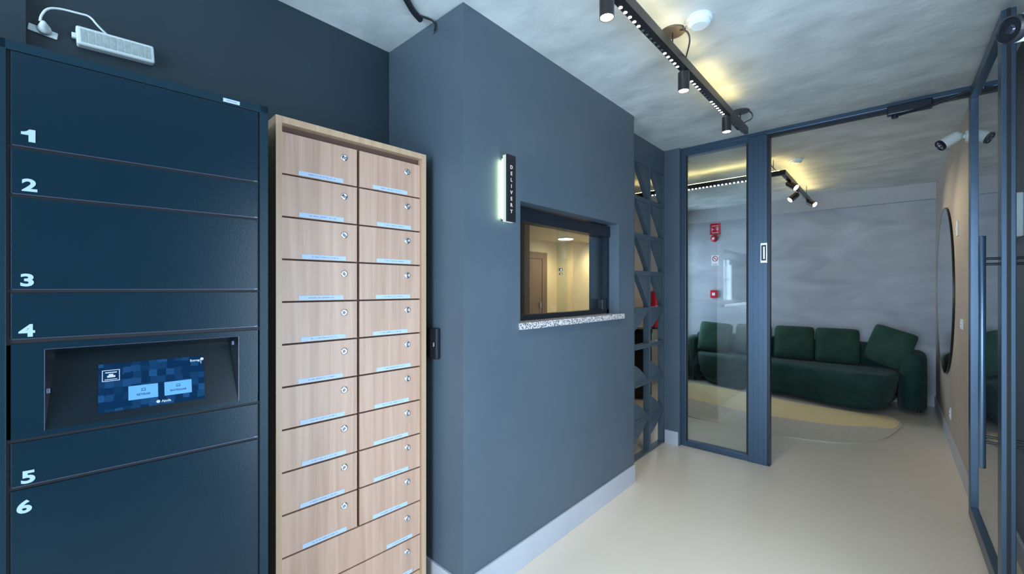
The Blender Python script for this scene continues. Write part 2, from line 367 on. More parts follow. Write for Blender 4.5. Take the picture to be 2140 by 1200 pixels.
o = struct('post_partition', bm, ['alu', 'alu_dark']); o.location = (0, 3.9, 0)
bm = bmesh.new(); box(bm, -1.415, 0.50, -0.035, 0.035, 2.652, CE, bev=.003); box(bm, -0.72, 0.38, -0.02, 0.028, 2.632, 2.652, mi=1)
o = struct('trim_1', bm, ['alu', 'alu_dark']); o.location = (0, 3.9, 0)
o = struct('trim_2', B(0.405, 0.50, -0.05, 0.05, 0, 2.652), 'alu'); o.location = (0, 3.9, 0)
# lock recess on the post
pl = empty('lock_plate', (-0.757, 3.858, 1.705)); tag(pl, 'small satin steel strike plate on the wide blue post beside the doorway', 'door lock')
bm = bmesh.new(); box(bm, -0.024, 0.024, -0.004, 0.003, -0.08, 0.08, bev=.002); obj('cover_plate', bm, 'steel', pl)
bm = bmesh.new(); box(bm, -0.017, 0.017, -0.006, -0.003, -0.062, 0.062); obj('recess', bm, 'alu_dark', pl)
bm = bmesh.new(); box(bm, -0.004, 0.009, -0.012, -0.005, -0.05, 0.05, bev=.002); obj('latch', bm, 'steel', pl)
# open glass door leaf, swung toward the lobby
d1 = empty('door_1', (0.382, 3.86, 0)); d1['kind'] = 'structure'
LW = 1.05
bm = bmesh.new()
box(bm, -0.022, 0.022, -0.07, 0.0, 0.01, 2.64, bev=.003); box(bm, -0.022, 0.022, -LW, -LW + 0.085, 0.01, 2.64, bev=.003)
box(bm, -0.022, 0.022, -LW + .085, -0.07, 0.01, 0.085, bev=.003); box(bm, -0.022, 0.022, -LW + .085, -0.07, 2.58, 2.64, bev=.003)
obj('door_frame', bm, 'alu', d1)
obj('pane', B(-0.004, 0.004, -LW + .08, -0.065, 0.08, 2.585), 'glass', d1)
bm = bmesh.new(); box(bm, -0.006, 0.006, -LW - 0.004, -LW, 0.01, 2.64); obj('edge_brush', bm, 'seal', d1)
for sx in (-1, 1):
    bm = bmesh.new(); cyl(bm, (sx * 0.072, -LW + .06, 0.60), (0, 0, 1), 0.0125, 1.06, 16, bev=.002); h_ = obj('door_handle', bm, 'handle', d1, True)
    bm = bmesh.new()
    for z in (0.72, 0.745, 1.53, 1.555): cyl(bm, (sx * 0.015, -LW + .06, z), (sx, 0, 0), 0.006, 0.058, 12)
    obj('standoff', bm, 'black', h_)
bm = bmesh.new()                                       # door closer arm under the header
box(bm, -0.02, 0.20, 3.80, 3.855, 2.585, 2.645, bev=.008); tube(bm, [(0.02, 3.83, 2.58), (0.20, 3.74, 2.575), (0.345, 3.70, 2.60)], 0.009); cyl(bm, (0.02, 3.83, 2.565), (0, 0, 1), .018, .03)
tag(obj('door_closer', bm, 'alu_dark'), 'dark hydraulic door closer with folded arm under the partition header', 'door closer')

# ------------------------------------------------------------------ delivery counter window
w1 = empty('window_1', (-1.50, 2.148, WZ0)); w1['kind'] = 'structure'
hy = (WY1 - WY0) / 2
bm = bmesh.new(); H = WZ1 - WZ0
box(bm, -0.035, 0.03, -hy, hy, H - 0.085, H - 0.012, bev=.003); box(bm, -0.03, 0.02, -hy, hy, 0.0, 0.03, bev=.002)
box(bm, -0.03, 0.02, -hy, -hy + 0.012, 0, H - .02); box(bm, -0.03, 0.02, hy - 0.03, hy, 0, H - .02)
obj('window_frame', bm, 'alu_dark', w1)
o = obj('sliding_pane', B(-0.004, 0.004, -hy, 0.03, 0.02, H - 0.08), 'glass', w1)
o = obj('sliding_pane', B(-0.022, -0.014, -0.045, hy - .02, 0.02, H - 0.08), 'glass', w1)
bm = bmesh.new(); cyl(bm, (-0.012, -0.03, 0.29), (1, 0, 0), 0.009, 0.018, 16); cyl(bm, (-0.012, -0.03, 0.264), (1, 0, 0), 0.006, 0.018, 16); obj('glass_knob', bm, 'chrome', w1, True)
bm = bmesh.new(); box(bm, -0.012, 0.03, hy - 0.105, hy - 0.055, 0.028, 0.10, bev=.004); obj('window_lock', bm, 'black', w1)
struct('trim_3', B(-1.56, XD + 0.022, WY0 - 0.012, WY1 + 0.045, WZ0 - 0.035, WZ0, bev=.003), 'granite')
# interior of the corridor seen through the counter window
d2 = empty('door_2', (-5.82, 0, 0)); d2['kind'] = 'structure'
bm = bmesh.new(); box(bm, 0, 0.04, 6.05, 6.18, 0, 2.22); box(bm, 0, 0.04, 7.45, 7.62, 0, 2.22); box(bm, 0, 0.04, 6.18, 7.45, 2.08, 2.22)
obj('door_frame', bm, 'brown', d2)
bm = bmesh.new(); box(bm, 0, 0.025, 6.18, 7.45, 0, 2.08); box(bm, 0.025, 0.032, 6.32, 7.31, 0.2, 1.94, bev=.003); obj('door_panel', bm, 'brown', d2)
bm = bmesh.new(); box(bm, 0.03, 0.07, 7.33, 7.38, 1.0, 1.12, bev=.004); obj('door_handle', bm, 'steel', d2)
struct('wall_booth_side', B(-4.3, -3.47, 4.10, 4.2, 0, CE), 'brown')
def down(loc, r, label):
    o = empty('ceiling_lamp', loc); bm = bmesh.new(); cyl(bm, (0, 0, -0.03), (0, 0, 1), r, 0.03, 32); obj('rim', bm, 'white', o)
    bm = bmesh.new(); cyl(bm, (0, 0, -0.036), (0, 0, 1), r * .9, 0.008, 32); obj('diffuser', bm, 'e_lamp', o)
    tag(o, label, 'ceiling light'); spotlamp(o, (0, 0, -0.06), 130, (1, .80, .46), R(165), 1, r=r * .8)
    return o
down((-5.15, 7.44, 2.5), 0.17, 'round glowing ceiling lamp seen through the middle of the delivery window')
down((-4.95, 8.9, 2.5), 0.15, 'smaller round ceiling lamp deeper in the corridor, right side of the delivery window')

# ------------------------------------------------------------------ parcel locker
u = R(4.9)
lk = empty('parcel_locker', (-1.5, 0.494, 0), -u)
tag(lk, 'tall dark navy parcel locker with numbered doors and a lit touch screen', 'parcel locker')
bm = bmesh.new()
YL, YR = -0.549, -0.031
for q in ((-0.30, -0.08, 0.02, 2.0), (-0.08, -0.012, 0.02, 1.06), (-0.08, -0.012, 1.286, 2.0)): box(bm, q[0], q[1], -0.9, -0.006, q[2], q[3])
box(bm, -0.02, 0, YR, -0.006, 0.02, 2.0085, bev=.0015); box(bm, -0.02, 0, -0.9, YL - .005, 0.02, 2.0085, bev=.0015)
box(bm, -0.30, 0, -0.9, -0.006, 1.985, 2.0085, bev=.0015)
obj('body', bm, 'locker_frame', lk)
bm = bmesh.new(); box(bm, -0.0125, -0.006, YL - .005, YR, 0.03, 1.0605); box(bm, -0.0125, -0.006, YL - .005, YR, 1.285, 1.986); obj('door_gap', bm, 'seal', lk)
bounds = [(1.7605, 1.983, '1'), (1.6455, 1.753, '2'), (1.4175, 1.638, '3'), (1.299, 1.409, '4'), (0.9475, 1.0515, '5'), (0.10, 0.938, '6')]
numpos = {'1': (-0.531, 1.773), '2': (-0.530, 1.655), '3': (-0.532, 1.4265), '4': (-0.535, 1.305), '5': (-0.531, 0.953), '6': (-0.538, 0.883)}
for z0, z1, n in bounds:
    bm = bmesh.new(); box(bm, -0.010, 0.0, YL + .002, YR - .005, z0, z1, bev=.0012)
    d = obj('locker_door', bm, 'locker', lk)
    bm = bmesh.new(); box(bm, -0.004, 0.0012, YL + .004, YR - .006, z0 - 0.0008, z0 + 0.0009)
    obj('edge_glint', bm, 'locker_edge', d)  # thin paler strip paints a glint along the door's lower lip
    if n == '1':
        t = bmesh.new(); prism(t, [(-.0135, .0225), (-.0135, .0160), (-.0015, .0160), (-.0015, 0), (.0095, 0), (.0095, .030), (0.0, .030), (-.004, .0255), (-.009, .0230)], 0, 0.0008)
        for v in t.verts: v.co = (v.co.z, v.co.x, v.co.y)
    else: t = text_bm(n, 0.040, 0.0014, 0.0008, 1.25)
    ys = [v.co.y for v in t.verts]; place(t, (0.0006, numpos[n][0] - min(ys), numpos[n][1]))
    t2 = obj('number', t, 'num', d); t2['label'] = 'large pale blue numeral ' + n
    bm = bmesh.new(); box(bm, -0.006, 0.002, YR - .016, YR - .006, z0 - .0015, z0 + .003, bev=.0005); obj('catch', bm, 'locker_edge', d)
# control panel with sloped recess
cp = empty('control_panel'); cp.parent = lk; cp['label'] = 'control panel with recessed touch screen'
PY0, PY1, PZ0, PZ1 = -0.493, -0.088, 1.072, 1.271; dp = -0.055
bm = bmesh.new()
box(bm, -0.010, 0, YL + .002, PY0, 1.0595, 1.287); box(bm, -0.010, 0, PY1, YR - .005, 1.0595, 1.287)
box(bm, -0.010, 0, PY0, PY1, 1.0595, PZ0); box(bm, -0.010, 0, PY0, PY1, PZ1, 1.287)
obj('panel_face', bm, 'locker', cp)
bm = bmesh.new(); i_ = 0.014
v = [bm.verts.new(p) for p in ((0, PY0, PZ0), (0, PY1, PZ0), (dp, PY1 - i_, PZ1 - .02), (dp, PY0 + i_, PZ1 - .02), (0, PY0, PZ1), (0, PY1, PZ1))]
bm.faces.new((v[0], v[1], v[2], v[3])); bm.faces.new((v[0], v[3], v[4])); bm.faces.new((v[1], v[5], v[2])); bm.faces.new((v[3], v[2], v[5], v[4]))
me = bpy.data.meshes.new('recess'); bm.to_mesh(me); bm.free()
o = link('recess', me, 'recess', cp)
bm = bmesh.new()
for a, b in (((0.0008, PY0, PZ1), (0.0008, PY1, PZ1)), ((0.0008, PY0, PZ0), (0.0008, PY0, PZ1)), ((0.0008, PY1, PZ0), (0.0008, PY1, PZ1))): tube(bm, [a, b], 0.0008, 6)
obj('panel_rim', bm, 'locker_edge', cp)
sl = math.atan2(-dp, PZ1 - .02 - PZ0)                     # slope of the recessed face
scr = empty('touch_screen'); scr.parent = cp; scr.location = (0.0012, 0, PZ0); scr.rotation_euler = (0, -sl, 0)
def sc_box(name, y0, y1, z0, z1, x, m, bev=0):
    return obj(name, B(x - .0006, x, y0, y1, z0, z1, bev=bev), m, scr)
SY0, SY1, SZ0, SZ1 = -0.400, -0.172, 0.022, 0.150
sc_box('touch_display', SY0, SY1, SZ0, SZ1, 0.0008, 'screen')
b1 = (-0.341, -0.279, 0.045, 0.083); b2 = (-0.265, -0.203, 0.045, 0.083)
for b, s in ((b1, 'RETIRAR'), (b2, 'ENTREGAR')):
    sc_box('screen_button', b[0], b[1], b[2], b[3], 0.0014, 'e_btn')
    t = text_bm(s, 0.0075, 0.0002, 0.0004, 1.0, 'CENTER'); place(t, (0.0017, (b[0] + b[1]) / 2, b[2] + 0.010)); obj('button_text', t, 'btn_text', scr)
    bm = bmesh.new(); c = (b[0] + b[1]) / 2; box(bm, 0.0014, 0.0018, c - .005, c + .005, b[2] + .022, b[2] + .0235); box(bm, 0.0014, 0.0018, c - .004, c - .0028, b[2] + .022, b[2] + .029); box(bm, 0.0014, 0.0018, c + .0028, c + .004, b[2] + .022, b[2] + .029); box(bm, 0.0014, 0.0018, c - .004, c + .004, b[2] + .0278, b[2] + .029)
    obj('button_icon', bm, 'btn_text', scr)
t = text_bm('Ajuda', 0.009, 0.0002, 0.0004); place(t, (0.0016, -0.272, 0.0285)); obj('help_text', t, 'e_white', scr)
bm = bmesh.new(); cyl(bm, (0.0010, -0.279, 0.0315), (1, 0, 0), 0.0042, 0.0006); obj('help_icon', bm, 'e_white', scr)
bm = bmesh.new(); y0, y1, z0, z1 = -0.393, -0.358, 0.103, 0.133   # framed icon sticker top left
for q in ((y0, y1, z0, z0 + .0015), (y0, y1, z1 - .0015, z1), (y0, y0 + .0015, z0, z1), (y1 - .0015, y1, z0, z1), (y0 + .006, y1 - .006, z1 - .008, z1 - .0055), (y0 + .010, y1 - .009, z0 + .010, z0 + .015), (y0 + .013, y1 - .013, z0 + .015, z0 + .019), (y0 + .005, y1 - .005, z0 + .004, z0 + .0055)): box(bm, 0.0010, 0.0016, *q)
obj('screen_icon', bm, 'e_white', scr)
bm = text_bm('Entreg', 0.009, 0.0002, 0.0004); place(bm, (0.0014, -0.205, 0.135)); cyl(bm, (0.0012, -0.176, 0.1405), (1, 0, 0), 0.0042, 0.0006); box(bm, 0.0012, 0.0016, -0.1795, -0.178, 0.127, 0.137)
obj('screen_logo', bm, 'e_white', scr)
for y, z in ((-0.487, 1.168), (-0.103, 1.252)):
    bm = bmesh.new(); box(bm, -0.004, 0.0015, y - .003, y + .003, z - .006, z + .006, bev=.001); obj('panel_clip', bm, 'locker_edge', cp)
st = obj('sticker', B(0.0, 0.0010, -0.128, -0.085, 1.9895, 2.0005), 'paper', lk)
t = text_bm('000 00', 0.0045, 0, 0.0004, 1.2); bm = bmesh.new()
for k in range(7): box(bm, 0.001, 0.0014, -0.120 + k * .004, -0.1175 + k * .004, 1.9935, 1.9965)
t.free(); obj('printed_text', bm, 'ink', st)

# ------------------------------------------------------------------ mailbox cabinet
u2 = R(1.85)
mb = empty('mailbox_cabinet', (-1.6, 1.182, 0), -u2)
tag(mb, 'tall pale beech mailbox cabinet with two columns of small locking doors', 'mailboxes')
bm = bmesh.new(); ML, MR, MT = -0.631, 0.004, 2.038
box(bm, -0.30, 0, ML, ML + 0.0205, 0.0, MT, bev=.001); box(bm, -0.30, 0, MR - 0.0215, MR, 0.0, MT, bev=.001)
box(bm, -0.30, 0, ML + .0205, MR - .0215, MT - 0.024, MT, bev=.001); box(bm, -0.30, -0.02, ML + .0205, MR - .0215, 0, 0.12)
obj('frame', bm, 'wood_frame', mb)
obj('carcass', B(-0.30, -0.034, ML + .0205, MR - .0215, 0.12, MT - 0.024), 'wood_dark', mb)
def lockbm(y, z):
    bm = bmesh.new(); lathe(bm, [(0, .004), (.0075, .0045), (.009, .005), (.0135, .003), (.0145, 0)], (-0.0145, y, z), (1, 0, 0), 24)
    return bm
zs = [1.988 - 0.1548 * k for k in range(11)]
cols = [(-0.609, -0.3225), (-0.313, -0.0185)]
rnd = random.Random(3)
def mdoor(y0, y1, z0, z1, ly, lz, l0, l1):
    d = obj('mailbox_door', B(-0.030, -0.0150, y0 + .0006, y1 - .0006, z0 + .0052, z1 - .0012, bev=.0006), 'wood', mb)
    l = obj('lock', lockbm(ly, lz), 'chrome', d, True)
    bm = bmesh.new(); cyl(bm, (-0.0104, ly, lz), (1, 0, 0), 0.0052, 0.0012, 16); obj('keyhole', bm, 'ink', l)
    z = z0 + 0.0075
    s = obj('label_strip', B(-0.0150, -0.0138, l0, l1, z, z + 0.0165), 'paper', d)
    bm = bmesh.new(); a = l0 + (l1 - l0) * .22; e = l0 + (l1 - l0) * .80
    while a < e:
        q = rnd.uniform(.0012, .0035); box(bm, -0.0138, -0.0135, a, a + q, z + .0065, z + .0100); a += q + rnd.choice((.001, .001, .005))
    obj('printed_text', bm, 'ink', s)
    # shadow slot lip under the door
for k in range(10):
    for c, (y0, y1) in enumerate(cols):
        ly = -0.377 if c == 0 else -0.087
        j = rnd.uniform(-.010, .010); L_, Rr = ((-0.545, -0.376) if c == 0 else (-0.245, -0.078))
        mdoor(y0, y1, zs[k + 1], zs[k], ly, zs[k] - 0.045, L_ + j, Rr + j)
mdoor(cols[0][0], cols[1][1], 0.285, zs[10], -0.088, 0.385, -0.19, -0.062)
mdoor(cols[0][0], cols[1][1], 0.125, 0.285, -0.088, 0.235, -0.19, -0.062)

# ------------------------------------------------------------------ small wall things, left part
el = empty('emergency_light', (-2.0, 0.17, 2.253)); el.rotation_euler = (R(3.5), 0, 0)
tag(el, 'white emergency light bar mounted tilted on the dark wall above the locker', 'emergency light')
bm = bmesh.new(); box(bm, 0.0, 0.034, -0.098, 0.098, -0.030, 0.030, bev=.008, seg=3); obj('housing', bm, 'white_pl', el)
bm = bmesh.new()
for k in range(10): box(bm, 0.034, 0.036, -0.088 + k * .0178, -0.0735 + k * .0178, -0.020, 0.021, bev=.0008)
obj('led_panel', bm, 'led_grid', el)
bm = bmesh.new(); box(bm, 0.008, 0.022, -0.108, -0.096, -0.008, 0.008, bev=.002); obj('test_switch', bm, 'white_pl', el)
bm = bmesh.new(); tube(bm, [(0.02, -0.02, 0.028), (0.03, -0.045, 0.047), (0.03, -0.062, 0.072), (0.03, -0.085, 0.070), (0.03, -0.13, 0.068), (0.035, -0.158, 0.055), (0.032, -0.172, 0.030), (0.026, -0.176, 0.012)], 0.0032, 8, smooth_n=2)
obj('cable', bm, 'white_pl', el)
pg = empty('plug', (-2.0, 0.0, 2.235)); tag(pg, 'white plug and socket on the dark wall left of the emergency light', 'plug')
bm = bmesh.new(); box(bm, 0, 0.006, -0.032, 0.032, -0.012, 0.010, bev=.003, mtx=Matrix.Rotation(R(-6), 4, 'X')); obj('socket_plate', bm, 'white_pl', pg)
bm = bmesh.new(); lathe(bm, [(0, 0), (.016, 0), (.015, .012), (.008, .03), (.005, .038), (0, .038)], (0.005, 0.004, 0.002), (1, -0.1, .35)); obj('plug_body', bm, 'white_pl', pg, True)

ar = empty('access_reader', (-1.602, 1.24, 1.162)); tag(ar, 'slim black access reader on the return wall beside the mailboxes', 'card reader')
obj('housing', B(-0.040, 0.040, -0.024, 0, -0.072, 0.072, bev=.007, seg=3), 'black', ar)
obj('sensor_window', B(0.008, 0.020, -0.0255, -0.0235, -0.014, 0.006, bev=.001), 'steel', ar)

sg = empty('delivery_sign', (XD, 1.503, 1.90)); tag(sg, 'narrow black vertical light box sign reading DELIVERY beside the counter window', 'sign')
obj('face_plate', B(0.041, 0.051, -0.030, 0.030, -0.160, 0.160, bev=.001), 'black', sg)
obj('acrylic_edge', B(0.020, 0.041, -0.0295, 0.0295, -0.159, 0.159), 'e_sign', sg)
bm = bmesh.new(); box(bm, 0.010, 0.020, -0.024, 0.024, -0.145, 0.145); obj('back_light', bm, 'e_halo', sg)
bm = bmesh.new()
for z in (-0.145, 0.145): cyl(bm, (0, -0.012, z), (1, 0, 0), 0.007, 0.022, 12); cyl(bm, (0, 0.014, z), (1, 0, 0), 0.007, 0.022, 12)
obj('standoff', bm, 'black', sg)
bm = bmesh.new()
for k, ch in enumerate('DELIVERY'):
    t = text_bm(ch, 0.024, 0.0005, 0.001, 1.0, 'CENTER'); place(t, (0.0515, -0.002, 0.093 - k * 0.0302)); me = bpy.data.meshes.new('t'); t.to_mesh(me); t.free(); bm.from_mesh(me); bpy.data.meshes.remove(me)
obj('lettering', bm, 'e_text', sg)

cd = empty('broken_conduit', (-1.60, 1.13, CE)); tag(cd, 'black flexible conduit end with loose wires at the ceiling above the return wall', 'conduit')
bm = bmesh.new(); tube(bm, [(0.06, -0.13, 0.0), (0.04, -0.08, -0.010), (0.0, -0.02, -0.014), (-0.030, 0.045, -0.012)], 0.014, 12, smooth_n=2); obj('corrugated_tube', bm, 'black', cd)
bm = bmesh.new()
for k in range(4):
    a = random.uniform(-.004, .004); tube(bm, [(-0.02, 0.02, -0.008), (0.0 + a, 0.055, -0.006 - .003 * k), (0.01 + a, 0.098, -0.012), (0.012 + a * 2, 0.104, -0.03 - .008 * k), (0.004 + a * 3, 0.101, -0.045 - .006 * k)], 0.002, 6, smooth_n=2)
obj('wire', bm, 'seal', cd)

# ------------------------------------------------------------------ ceiling fittings
def detector(loc, r, label):
    o = empty('smoke_detector', loc); bm = bmesh.new()
    lathe(bm, [(0, -0.040), (r * .62, -0.040), (r * .85, -0.030), (r * .88, -0.018), (r, -0.012), (r, 0), (0, 0)], seg=36); obj('housing', bm, 'white_pl', o, False)
    bm = bmesh.new(); tube(bm, [(-r * .9, 0, -0.008), (-r * 1.15, 0.0, -0.006), (-r * 1.25, 0.02, -0.003)], 0.003); obj('cable', bm, 'white_pl', o)
    tag(o, label, 'smoke detector')
detector((-0.667, 2.05, CE), 0.058, 'white round smoke detector on the lobby ceiling beside the long track light')
detector((-0.69, 4.93, CE), 0.055, 'white round smoke detector on the hall ceiling seen through the open doorway')

def canopy(x, y, z, parent, xt, yt, zt):
    bm = bmesh.new(); lathe(bm, [(0, -0.006), (0.056, -0.006), (0.060, -0.003), (0.060, 0), (0, 0)], (x, y, z), seg=36); c = obj('canopy', bm, 'canopy', parent)
    bm = bmesh.new(); tube(bm, [(x + .035, y, z - .006), (x + .07, y + .01, z - .02), (x + .075, y + .03, z - .06), (xt + .02, yt, zt)], 0.004, 8, smooth_n=2); obj('cord', bm, 'track', c)
def spotlight(parent, x, y, z, d=(0, 0, -1), power=12, L=0.10, r=0.028):
    d = Vector(d).normalized(); p = Vector((x, y, z))
    bm = bmesh.new(); box(bm, x - .012, x + .012, y - .02, y + .02, z - .012, z + .002)
    tube(bm, [p, p + d * .018], 0.007); lathe(bm, [(0, 0), (r, 0), (r, L), (r * .9, L), (r * .88, L - .006), (0, L - .006)], p + d * .014, d)
    s = obj('spotlight', bm, 'track', parent)
    bm = bmesh.new(); cyl(bm, p + d * (.014 + L - .008), d, r * .86, 0.006); obj('lens', bm, 'e_spot', s)
    spotlamp(parent, p + d * (L + .03), power, (1, .80, .52), R(80), .7, rot=Vector((0, 0, -1)).rotation_difference(d).to_euler())
# lobby track, runs along y
tx, tz = -0.80, 2.575
tl = empty('track_light', (0, 0, 0)); tag(tl, 'long black track light with dotted LEDs and cylinder spots on the near ceiling', 'track light')
bm = bmesh.new(); box(bm, tx - .004, tx + .022, 0.35, 3.46, tz - .02, tz + .028, bev=.001); box(bm, tx - .022, tx - .004, 0.35, 3.46, tz - .004, tz + .028, bev=.001)
obj('rail', bm, 'track', tl)
def dots(y0, n, lit):
    bm = bmesh.new(); cyl(bm, (0, 0, 0), (0, 0, 1), 0.0078, 0.003, 14)
    a = obj('led_lens', bm, 'e_led' if lit else 'e_dim', m_); a.location = (tx - .0133, y0, tz - .0195)
    for k in range(1, n): c = a.copy(); COL.objects.link(c); c.location.y = y0 + k * .041
bm = bmesh.new(); box(bm, tx - .022, tx - .0045, 0.95, 3.34, tz - .018, tz - .004, bev=.001); m_ = obj('led_module', bm, 'seal', tl)
for y0, n, lit in ((1.07, 7, 1), (1.562, 5, 1), (1.767, 6, 0), (2.01, 5, 1), (2.38, 4, 1), (2.544, 4, 0), (2.72, 7, 1), (3.06, 2, 1), (3.14, 3, 0)): dots(y0, n, lit)
for y in (1.434, 2.234, 3.007): spotlight(tl, tx - .004, y, tz - .016, power=26, L=0.095)
bm = bmesh.new(); box(bm, tx + .004, tx + .018, 2.45, 3.08, tz + .0285, tz + .0315); box(bm, tx + .010, tx + .018, 1.5, 2.35, tz + .0285, tz + .0315); obj('uplight_strip', bm, 'e_up', tl)
canopy(tx + .0, 2.074, CE, tl, tx, 2.2, tz + .03); canopy(tx + .0, 3.33, CE, tl, tx, 3.35, tz + .03)
bm = bmesh.new()
for y in (2.074, 3.33): tube(bm, [(tx, y, CE - .003), (tx, y, tz + .02)], 0.003)
obj('hanger', bm, 'track', tl)
# hall track, L shape
hz = 2.52; hy_, hx_ = 4.80, -0.775
tl2 = empty('track_light', (0, 0, 0)); tag(tl2, 'L shaped black track light with adjustable spots hanging in the hall beyond the glass', 'track light')
bm = bmesh.new(); box(bm, -2.45, hx_ + .02, hy_ - .02, hy_ + .02, hz, hz + .045, bev=.001); box(bm, hx_ - .02, hx_ + .02, hy_ + .02, 6.67, hz, hz + .045, bev=.001)
obj('rail', bm, 'track', tl2)
bm = bmesh.new(); box(bm, -2.45, -1.0, hy_ - .012, hy_ + .012, hz - .004, hz + .001); m_ = obj('led_module', bm, 'seal', tl2)
bm = bmesh.new(); cyl(bm, (0, 0, 0), (0, 0, 1), 0.0085, 0.010, 12); a = obj('led_lens', bm, 'e_led', m_); a.location = (-2.12, hy_ - .016, hz - .012)
for k in range(1, 30):
    if k not in (4, 5): c = a.copy(); COL.objects.link(c); c.location.x = -2.12 + k * .038
bm = bmesh.new(); box(bm, hx_ - .014, hx_ - .002, 4.95, 6.6, hz - .003, hz + .001); obj('led_strip', bm, 'steel', tl2)
for x, y, d in ((hx_ - .02, 5.13, (.72, -.30, -.60)), (hx_ - .02, 5.80, (-.60, -.45, -.62)), (hx_, 6.38, (.70, -.42, -.52))): spotlight(tl2, x, y, hz - .01, d, power=34, L=0.10, r=0.034)
bm = bmesh.new(); box(bm, -2.3, hx_ - .03, hy_ - .012, hy_ + .012, hz + .0455, hz + .049); box(bm, hx_ - .010, hx_ + .012, hy_ + .1, 6.55, hz + .0455, hz + .049); obj('uplight_strip', bm, 'e_up', tl2)
canopy(-0.95, 4.70, CE, tl2, -0.85, hy_, hz + .04)
bm = bmesh.new()
for x, y in ((-0.86, hy_), (-2.2, hy_), (hx_, 6.3)): tube(bm, [(x, y, CE - .001), (x, y, hz + .04)], 0.003)
obj('hanger', bm, 'track', tl2)

# ------------------------------------------------------------------ surveillance cameras
def cctv(base, front, r, L, wall_n, label, arm_end=None):
    """base on the wall, front = centre of the lens face, body runs back from it"""
    base = Vector(base); front = Vector(front); back = Vector(arm_end); d = (front - back).normalized()
    o = empty('surveillance_camera', base); tag(o, label, 'security camera')
    mt = Matrix.Translation(-base)
    bm = bmesh.new(); lathe(bm, [(0, 0), (r * .80, 0), (r * .95, L * .12), (r, L * .35), (r, L - .004), (r * .93, L), (0, L)], front - d * L, d, 32); bm.transform(mt); obj('housing', bm, 'white_pl', o, False)
    bm = bmesh.new(); lathe(bm, [(r * .99, -.012), (r * 1.02, -.004), (r * 1.02, .006), (r * .88, .010), (r * .82, .003), (0, .003)], front, d, 32); bm.transform(mt); f = obj('front_ring', bm, 'black', o)
    bm = bmesh.new(); lathe(bm, [(0, .009), (r * .26, .008), (r * .36, .005), (r * .40, .002), (0, .002)], front, d, 24); bm.transform(mt); obj('lens', bm, 'mirror_dark', f)
    bm = bmesh.new(); q = front - d * L; tube(bm, [base, base + Vector(wall_n) * .03, q - d * .01, q + d * .01], r * .38, 12, smooth_n=1); lathe(bm, [(0, 0), (r * 1.1, 0), (r * 1.05, .010), (0, .012)], base, wall_n, 28); bm.transform(mt); obj('bracket', bm, 'white_pl', o)
M['mirror_dark'] = mat('camera_lens_glass', (0.05, 0.06, 0.09, 1), 0.05, 0.6)
cctv((0.40, 4.33, 2.49), (0.262, 4.27, 2.437), 0.038, 0.115, (-1, 0, 0), 'white bullet camera on the hall side wall near the round mirror', (0.350, 4.30, 2.495))
cctv((0.5, 1.93, 2.19), (0.250, 1.80, 2.140), 0.036, 0.15, (-1, 0, 0), 'large white bullet camera with black front, nearest one at upper right', (0.46, 1.97, 2.185))
ax = empty('junction_box', (0.5, 3.47, 1.797)); tag(ax, 'pale rectangular junction box on the grey wall behind the open door', 'junction box')
obj('box_body', B(-0.045, 0, -0.16, 0.16, -0.112, 0.112, bev=.006), 'white_pl', ax)
bm = bmesh.new()
for y in (-.14, .14):
    for z in (-.095, .095): cyl(bm, (-0.045, y, z), (-1, 0, 0), .006, .002, 12)
obj('screw', bm, 'steel', ax)

# ------------------------------------------------------------------ hall furnishings
# rug
rug = [(-2.35, 6.50), (-1.5, 6.42), (-0.95, 6.28), (-0.4, 6.22), (0.0, 6.27), (0.085, 6.0), (0.04, 5.65), (-0.09, 5.2), (-0.4, 4.85), (-1.1, 4.72), (-2.0, 4.9), (-2.45, 5.6)]
bm = bmesh.new(); prism(bm, spline([(x, y, 0) for x, y in rug], 8), 0, 0.008, bev=.002); rg = obj('rug', bm, 'rug')
tag(rg, 'large rounded rug with a yellower far half on the hall floor in front of the green sofa', 'rug')
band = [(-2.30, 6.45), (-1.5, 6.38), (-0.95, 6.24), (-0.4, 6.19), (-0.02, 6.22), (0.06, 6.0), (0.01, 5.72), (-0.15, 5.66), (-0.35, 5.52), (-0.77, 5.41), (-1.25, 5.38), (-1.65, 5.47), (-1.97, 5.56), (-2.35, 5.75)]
bm = bmesh.new(); prism(bm, spline([(x, y, 0) for x, y in band], 8), 0.006, 0.0095); o = obj('yellow_area', bm, 'rug2', rg); o['label'] = 'sand yellow crescent area'  # yellower area over the sofa side of the rug
# sofa
sf = empty('sofa', (-0.95, 6.7, 0)); tag(sf, 'long dark green velvet sofa with curved front against the cement wall', 'sofa')
def W(pts): return [(x + 0.95, y - 6.7, 0) for x, y in pts]
seat = spline([p for p in W([(-2.12, 7.0), (-2.22, 6.75), (-2.05, 6.55), (-1.65, 6.46), (-1.1, 6.37), (-0.65, 6.23), (-0.3, 6.13), (-0.05, 6.18), (0.06, 6.40), (0.08, 6.75), (0.0, 7.02), (-1.0, 7.06)])], 8)
bm = bmesh.new(); prism(bm, seat, 0.15, 0.46, bev=.045, inset=0.05); obj('seat', bm, 'velvet', sf, True)
bm = bmesh.new(); prism(bm, [(p[0] * .975, p[1] * .9 + .03) for p in seat], 0.035, 0.16, inset=0.10); obj('base', bm, 'velvet', sf, True)
bm = bmesh.new()
back = spline(W([(-2.2, 6.98), (-1.0, 6.97), (0.05, 6.96), (0.12, 7.05), (0.0, 7.12), (-1.0, 7.13), (-2.15, 7.12), (-2.25, 7.05)]), 6)
prism(bm, back, 0.12, 0.73, bev=.04); obj('backrest', bm, 'velvet', sf, True)
armR = spline(W([(0.07, 6.62), (0.13, 6.52), (0.22, 6.52), (0.29, 6.62), (0.31, 6.85), (0.29, 7.08), (0.12, 7.12), (0.06, 6.9)]), 6)
